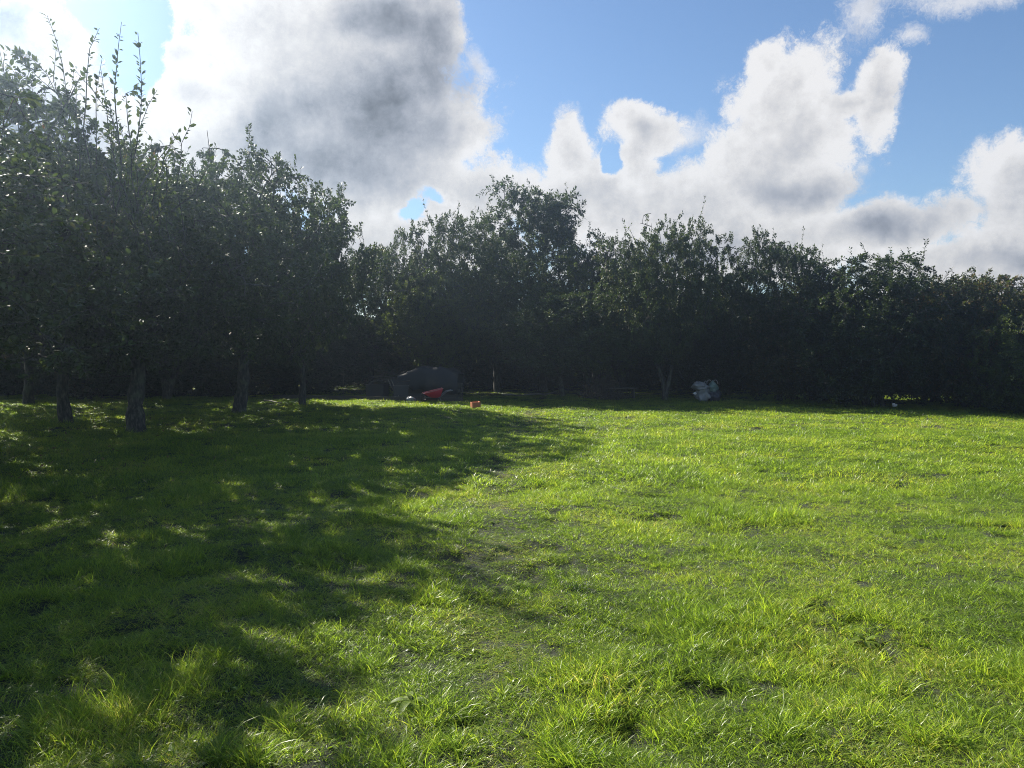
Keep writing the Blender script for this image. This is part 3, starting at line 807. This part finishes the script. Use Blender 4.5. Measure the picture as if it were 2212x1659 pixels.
for s in (-1, 1):
    tube_obj('handle', [(np.array([(-0.46, 0.05 * s, 0.17), (0.2, 0.16 * s, 0.15), (0.55, 0.24 * s, 0.36), (0.80, 0.25 * s, 0.40)]), [0.016] * 4, 8)], M['steel'], wb)
    tube_obj('leg', [(np.array([(0.22, 0.17 * s, 0.17), (0.30, 0.2 * s, 0.0), (0.18, 0.2 * s, 0.0)]), [0.013] * 3, 8)], M['steel'], wb)
th = np.linspace(0, 2 * np.pi, 25)
wheel = tube_obj('wheel', [(np.stack([-0.46 + 0.125 * np.cos(th), 0 * th, 0.165 + 0.125 * np.sin(th)], 1), [0.04] * 25, 10)], M['rubber'], wb)
tube_obj('rim', [(np.array([(-0.46, -0.03, 0.165), (-0.46, 0.03, 0.165)]), [0.085, 0.085], 16), (np.array([(-0.46, -0.07, 0.165), (-0.46, 0.07, 0.165)]), [0.012, 0.012], 8)], M['steel'], wheel)

# orange clay block
p = at(1027, 20.6)
bm = bmesh.new()
box(bm, (0, 0, 0.07), (0.24, 0.16, 0.14)); 
cb = bm_obj('clay_block', bm, M['clay'], bevel=0.008)
cb.location = (p.x, p.y, gh(p.x, p.y) + 0.05); cb.rotation_euler = (R(6), R(-5), R(25))
tag(cb, 'small orange clay block lying in the shaded grass in front of the red wheelbarrow', 'brick')
# three core holes are cut as inset pits in its top
bm = bmesh.new(); bm.from_mesh(cb.data)
tf = [f for f in bm.faces if f.normal.z > 0.9 and f.calc_area() > 0.01]
if tf:
    res = bmesh.ops.inset_region(bm, faces=tf, thickness=0.025); bmesh.ops.translate(bm, verts=list({v for f in tf for v in f.verts}), vec=(0, 0, -0.03))
bm.to_mesh(cb.data); bm.free()

# stack under a grey tarpaulin
def cloth_over(profile, L, Wd, seed, nx=36, ny=20):
    V = []; r = np.random.RandomState(seed)
    us = np.linspace(0, 1, nx); vs = np.linspace(0, 1, ny)
    for u in us:
        top, drop = profile(u)
        for v in vs:
            s = abs(v - 0.5) * 2
            y = (v - 0.5) * Wd * (1 + 0.08 * s)
            z = top * (1 - 0.10 * s ** 2) if s < 0.72 else top * 0.94 - (s - 0.72) / 0.28 * drop
            if s >= 0.72: y = np.sign(v - 0.5) * (Wd * 0.40 + (s - 0.72) * 0.16)
            x = (u - 0.5) * L
            n = (fbm(x, y + z, 2.6, 4, seed) - 0.5) * 0.26 + 0.02 * math.sin(u * 31 + v * 5) * max(0, s - 0.5)
            V.append((x + n * 0.4, y + n * 0.6, z + n))
    F = [(i * ny + j, i * ny + j + 1, (i + 1) * ny + j + 1, (i + 1) * ny + j) for i in range(nx - 1) for j in range(ny - 1)]
    return np.array(V), np.array(F)
p = at(925, 25.3)
tz = gh(p.x, p.y)
st = thing('timber_stack', 'low stack of old timber under the grey tarpaulin', 'timber stack', (p.x, p.y, tz), R(-6))
for i, (zz, yy) in enumerate([(0.08, -0.45), (0.08, 0.4), (0.25, -0.3), (0.25, 0.35), (0.42, 0.0)]):
    bm = bmesh.new(); box(bm, (0.05 * i, yy, zz), (2.1 - 0.06 * i, 0.30, 0.15)); bm_obj('beam', bm, M['wood'], st, bevel=0.012)
V, F = cloth_over(lambda u: (0.66 + 0.34 * min(u / 0.42, 1) - max(0, u - 0.42) * 0.12 - max(0, u - 0.85) * 0.8, 0.50 + 0.12 * (u > 0.3) - 0.25 * max(0, 0.25 - u)), 2.2, 1.5, 4)
tp = mesh_obj('tarpaulin', V, F, M['tarp'], smooth=True); tp.location = (p.x, p.y, tz); tp.rotation_euler = (0, 0, R(-6))
s_ = tp.modifiers.new('t', 'SOLIDIFY'); s_.thickness = 0.008
tag(tp, 'dark grey tarpaulin draped over the timber stack in the shade', 'tarpaulin')

# junk to its left: crates, leaning poles, loose poles
for (px, d, s, rz, lab) in [(866, 24.3, (0.46, 0.40, 0.44), 8, 'dark grey plastic crate standing next to the leaning poles, nearer the tarpaulin'),
                            (815, 24.8, (0.60, 0.42, 0.42), -14, 'wide dark crate at the left end of the junk pile')]:
    p = at(px, d); o = thing('storage_crate', lab, 'crate', (p.x, p.y, gh(p.x, p.y)), R(rz))
    sx, sy, sz = s; bm = bmesh.new()
    w = 0.015
    box(bm, (0, 0, 0.02), (sx, sy, 0.03))
    for sg in (-1, 1):
        box(bm, (sg * (sx / 2 - w / 2), 0, sz / 2 + 0.036), (w, sy, sz)); box(bm, (0, sg * (sy / 2 - w / 2), sz / 2 + 0.036), (sx - 2 * w - 0.004, w, sz))
    bm_obj('body', bm, M['crate'], o)
    bm = bmesh.new()
    for sg in (-1, 1):
        box(bm, (sg * (sx / 2 + 0.012), 0, sz + 0.02), (0.02, sy + 0.044, 0.03)); box(bm, (0, sg * (sy / 2 + 0.012), sz + 0.02), (sx, 0.02, 0.03))
    bm_obj('rim', bm, M['crate'], o)
def pole(name, a, b, rad, lab, cat, mat, group=None, wob=0.015, sides=7):
    a = np.array(a, float); b = np.array(b, float); r = np.random.RandomState(int(abs(a[0] * 91 + b[2] * 77)) + 3)
    t = np.linspace(0, 1, 7)[:, None]; pts = a * (1 - t) + b * t + r.randn(7, 3) * wob
    o = tube_obj(name, [(pts - a, np.linspace(rad, rad * 0.8, 7), sides)], mat); o.location = a
    tag(o, lab, cat, group)
    return o
def g3(px, d, z): q = at(px, d); return (q.x, q.y, gh(q.x, q.y) + z)
pole('pole', g3(858, 24.0, 0.02), g3(838, 24.5, 0.66), 0.016, 'pale pole leaning against the junk pile, left one of a parallel pair', 'pole', M['palewood'], 'pair of leaning poles', 0.004)
pole('pole', g3(864, 24.0, 0.02), g3(844, 24.5, 0.66), 0.016, 'pale pole leaning against the junk pile, right one of a parallel pair', 'pole', M['palewood'], 'pair of leaning poles', 0.004)
rj = random.Random(3)
for k, (x0, z0, x1, z1) in enumerate([(800, .75, 905, .62), (795, .5, 880, .80), (820, .55, 885, .55), (845, .8, 880, .5), (800, .62, 850, .9), (830, .48, 900, .70), (790, .35, 860, .6)]):
    pole('branch', g3(x0, 24.9 + rj.uniform(-.3, .3), z0), g3(x1, 24.9 + rj.uniform(-.3, .3), z1), 0.018, 'cut branch lying across the top of the crates', 'branch', M['wood'], 'cut branches piled on the crates', 0.03)
# small pale rubble bag next to tarpaulin
def bag_mesh(seed, rx, ry, h, slump=0.25, n=28, m=18):
    V = []; 
    for i in range(m):
        t = i / (m - 1)
        for k in range(n):
            a = 2 * math.pi * k / n
            prof = (math.sin(math.pi * min(1, (t * 0.93 + 0.07))) ** 0.45)
            prof = max(prof, 0.12)
            f = 1 + 0.62 * (fbm(math.cos(a) * 1.5 + 5, math.sin(a) * 1.5 + t * 2.5, 1.9, 4, seed) - 0.5) * 2 + 0.05 * math.sin(a * 7 + t * 6 + seed) 
            sq = 1 / max(abs(math.cos(a)), abs(math.sin(a))) ** 0.5
            f = float(f) * sq
            V.append((rx * prof * f * math.cos(a) + slump * h * (t ** 2) * math.cos(seed), ry * prof * f * math.sin(a), h * t * (1 + 0.10 * math.sin(a * 2 + seed)) ))
    F = [(i * n + k, i * n + (k + 1) % n, (i + 1) * n + (k + 1) % n, (i + 1) * n + k) for i in range(m - 1) for k in range(n)]
    c = len(V); V.append((0, 0, 0)); 
    tc_ = np.mean(np.array(V[(m - 1) * n:m * n]), axis=0); V.append(tuple(tc_ - np.array([0, 0, 0.02])))
    F += [(c, (k + 1) % n, k, k) for k in range(n)]
    F += [(c + 1, (m - 1) * n + k, (m - 1) * n + (k + 1) % n, (m - 1) * n + (k + 1) % n) for k in range(n)]
    return V, F
def bag(name, parent, mat, loc, *a, **k):
    V, F = bag_mesh(*a, **k)
    me = bpy.data.meshes.new(name); me.from_pydata(V, [], [tuple(dict.fromkeys(f)) for f in F]); me.update()
    for q in me.polygons: q.use_smooth = True
    me.materials.append(mat); o = bpy.data.objects.new(name, me); col.objects.link(o)
    if parent: o.parent = parent
    o.location = loc
    return o
q = g3(888, 23.7, 0); o = bag('rubble_bag', None, M['bagwhite'], q, 3, 0.15, 0.12, 0.16); tag(o, 'small pale plastic bag on the ground between the crate and the wheelbarrow', 'bag')
# the two big sacks
q = g3(1517, 24.2, -0.05)
L1 = thing('bulk_bag', 'whitish crumpled bulk bag, left one of the pair right of the forked trunk', 'bag', q, R(10))
bag('body', L1, M['bagwhite'], (0.0, 0, 0), 5, 0.25, 0.26, 0.60, slump=0.25)
bag('lip', L1, M['bagwhite'], (-0.05, -0.02, 0.42), 9, 0.30, 0.28, 0.30, slump=0.5)
for k in (-1, 1):
    th = np.linspace(0, math.pi, 9)
    tube_obj('loop', [(np.stack([0.18 * k + 0.06 * np.cos(th) * k, 0.05 * k + 0 * th, 0.66 + 0.10 * np.sin(th)], 1), [0.012] * 9, 5)], M['bagwhite'], L1)
q = g3(1539, 24.35, -0.05)
L2 = None; L2 = thing('bulk_bag', 'slate blue bulk bag with a pale teal top, right one of the pair', 'bag', q, R(-20))
bag('body', L2, M['bagblue'], (0.05, 0, 0), 7, 0.27, 0.26, 0.45, slump=0.05)
bag('filling', L2, M['bagteal'], (0.02, 0, 0.34), 11, 0.19, 0.2, 0.42, slump=0.15)
L1.scale = (0.76, 0.8, 0.88); L2.scale = (0.76, 0.8, 0.88)
for k in (-1, 1):
    th = np.linspace(0, math.pi, 9)
    tube_obj('loop', [(np.stack([0.12 * k + 0.10 * np.cos(th) * k, 0.02 * k + 0 * th, 0.68 + 0.13 * np.sin(th)], 1), [0.014] * 9, 5)], M['bagwhite'], L2)
# brush heap
q = g3(1305, 25.6, 0.0)
r = np.random.RandomState(44); pl = []
for k in range(420):
    a = r.rand() * 6.28; rr = r.rand() ** 0.5; x = math.cos(a) * rr * 0.85; y = math.sin(a) * rr * 0.6; z = (1 - rr ** 2) * 0.85 * r.rand() + 0.02
    d = r.randn(3) * [1, 1, 0.45]; d /= np.linalg.norm(d); L = r.uniform(0.2, 0.55)
    pts = np.array([(x, y, z)]) + np.linspace(-0.5, 0.5, 4)[:, None] * d * L + r.randn(4, 3) * 0.02
    pts[:, 2] = np.maximum(pts[:, 2], 0.01)
    pl.append((pts, np.linspace(0.010, 0.004, 4), 4))
o = tube_obj('brush_heap', pl, M['twig']); o.location = q; tag(o, 'rounded heap of dry cut twigs under the trees, left of the low bench', 'brush heap')
# low bench
q = g3(1344, 25.4, 0.0)
b_ = thing('bench', 'low wooden bench in deep shade right of the brush heap', 'bench', q, R(4))
bm = bmesh.new(); box(bm, (0, 0, 0.36), (0.95, 0.28, 0.045)); bm_obj('seat', bm, M['wood'], b_, bevel=0.006)
for s in (-1, 1):
    bm = bmesh.new(); box(bm, (0.38 * s, 0, 0.167), (0.05, 0.24, 0.334)); bm_obj('leg', bm, M['wood'], b_, bevel=0.004)
# long board, sticks, posts, scraps
a = Vector(g3(700, 24.4, 0.05)); b2 = Vector(g3(1000, 23.4, 0.05)); v = b2 - a
a0 = Vector(g3(590, 24.9, 0.05)); v = b2 - a0
bm = bmesh.new(); box(bm, (v.length / 2, 0, 0.05), (v.length, 0.05, 0.14)); o = bm_obj('board', bm, M['wood'], bevel=0.005)
o.location = a0; o.rotation_euler = (0, 0, math.atan2(v.y, v.x)); tag(o, 'long weathered board lying on edge in the grass behind the fourth trunk', 'board')
pole('stick', g3(570, 22.6, 0.10), g3(608, 21.9, 0.08), 0.022, 'short pale stick in the sunlit grass between the third and fourth trunks', 'stick', M['palewood'], None, 0.006)
pole('sunlit_strip', g3(1085, 26.0, 0.10), g3(1200, 26.6, 0.06), 0.03, 'pale rod standing in for a sunlit strip of ground left of the double trunk', 'branch', M['palewood'], None, 0.03)  # pale rod added in place of a strip of sunlit ground
pole('post', g3(741, 26.0, 0.0), g3(741, 26.0, 0.95), 0.008, 'thin pale post standing in shade right of the fourth trunk', 'post', M['palewood'], None, 0.003)
for (px, d, s, lab) in [(1934, 21.2, 0.06, 'small white scrap lying at the foot of the shrubs on the right'), (1502, 24.0, 0.05, 'bright white scrap against the left side of the left bulk bag')]:
    q = g3(px, d, 0.10 if px > 1900 else 0.24)
    bm = bmesh.new(); bmesh.ops.create_icosphere(bm, subdivisions=2, radius=s)
    rr = random.Random(px)
    for vv in bm.verts: vv.co = Vector((vv.co.x * 1.2, vv.co.y * 0.6, vv.co.z * 0.8)) * rr.uniform(0.65, 1.25)
    o = bm_obj('paper_scrap', bm, M['scrap']); o.location = q; tag(o, lab, 'litter')

M['fallen'] = leaf_material('fallen_leaf', [(0, (0.10, 0.06, 0.03)), (0.5, (0.22, 0.14, 0.05)), (1, (0.36, 0.30, 0.09))], tfac=0.2)
def fallen():
    r = np.random.RandomState(77); n = 900
    y = 3 + 24 * r.rand(n) ** 0.7; x = -y * 0.75 * r.rand(n) ** 0.8 + r.randn(n) * 0.8
    y = np.maximum(y, 9 + 3 * r.rand(n)); x = np.where(r.rand(n) < 0.8, at(292, 1).x * y - 1 + 2.2 * r.randn(n), (r.rand(n) - 0.3) * 14); y = np.where(x > -4, 24 + 3 * r.rand(n), y)
    B = np.stack([x, y, ground_h(x, y) + 0.03 + 0.03 * r.rand(n)], 1)
    a = r.rand(n) * 6.28; d = np.stack([np.cos(a), np.sin(a), r.randn(n) * 0.35], 1); sd_ = np.stack([-np.sin(a), np.cos(a), r.randn(n) * 0.35], 1)
    L = (0.035 + 0.025 * r.rand(n))[:, None]; up = np.array([0, 0, 1.0])
    v = [B, B + d * L * .3 + sd_ * L * .26 + up * L * .12, B + d * L * .7 + sd_ * L * .22 + up * L * .12, B + d * L + up * L * .15, B + d * L * .7 - sd_ * L * .22 + up * L * .1, B + d * L * .3 - sd_ * L * .26 + up * L * .1]
    V = np.stack(v, 1).reshape(-1, 3); b = np.arange(n) * 6
    F = np.concatenate([np.stack([b, b + i, b + i + 1], 1) for i in (1, 2, 3, 4)])
    return mesh_obj('fallen_leaves', V, F, M['fallen'], attr=np.repeat(r.rand(n), 6))
tag(fallen(), 'small brown and yellow fallen leaves scattered in the grass', 'leaves', kind='stuff')

# broad-leaved weeds in the foreground
def weed(px, py, s, seed, label):
    d = EYE * FPX / (py * 1024 / 2212 - 350); q = at(px, d)
    r = np.random.RandomState(seed); V = []; F = []; Tn = []
    for k in range(11):
        a = k * 2.4 + r.rand() * 0.5; L = s * r.uniform(0.6, 1.1); W_ = L * 0.13; up = r.uniform(0.35, 1.15)
        o = np.array([math.cos(a), math.sin(a), 0]); sd_ = np.array([-math.sin(a), math.cos(a), 0])
        n0 = len(V); pos = np.array([0, 0, 0.0]); th = up; m = 8
        for i in range(m):
            t = i / (m - 1); w = W_ * (0.12 + math.sin(math.pi * min(1, t * 0.92 + 0.04)) ** 0.8) * (1 + 0.12 * math.sin(i * 2.3))
            if t < 0.2: w = W_ * 0.12
            if i == m - 1: w = 0.001
            V += [tuple(pos - sd_ * w + [0, 0, w * 0.25]), tuple(pos), tuple(pos + sd_ * w + [0, 0, w * 0.25])]
            th -= 0.16 + 0.05 * r.rand(); pos = pos + (o * math.cos(th) + np.array([0, 0, math.sin(th)])) * L / (m - 1)
            if i: 
                b = n0 + (i - 1) * 3; F += [(b, b + 1, b + 4, b + 3), (b + 1, b + 2, b + 5, b + 4)]
        Tn += [r.rand()] * (len(V) - n0)
    o = mesh_obj('weed', V, F, M['dock'], attr=Tn, smooth=True); o.location = (q.x, q.y, gh(q.x, q.y) + 0.02)
    tag(o, label, 'weed')
weed(885, 1530, 0.12, 1, 'broad-leaved weed catching the sun in the foreground, left of centre')
weed(1880, 1395, 0.12, 2, 'broad-leaved weed among tussocks in the right foreground')

# ------------------------------------------------------------------ added mist, standing in for lens glare
bm = bmesh.new(); box(bm, (0, 12, 5.2), (90, 84, 14.6))
hz = bm_obj('glare_haze', bm, M['steel'])
hm = bpy.data.materials.new('glare_haze_air'); hm.use_nodes = True
ht = hm.node_tree
for n in list(ht.nodes): ht.nodes.remove(n)
pv = ht.nodes.new('ShaderNodeVolumePrincipled'); ho = ht.nodes.new('ShaderNodeOutputMaterial')
pv.inputs['Color'].default_value = (0.58, 0.76, 1.0, 1); pv.inputs['Density'].default_value = 0.0034; pv.inputs['Anisotropy'].default_value = 0.88
ht.links.new(pv.outputs[0], ho.inputs['Volume'])
hz.data.materials.clear(); hz.data.materials.append(hm)
tag(hz, kind='stuff')
scene.cycles.volume_bounces = 0
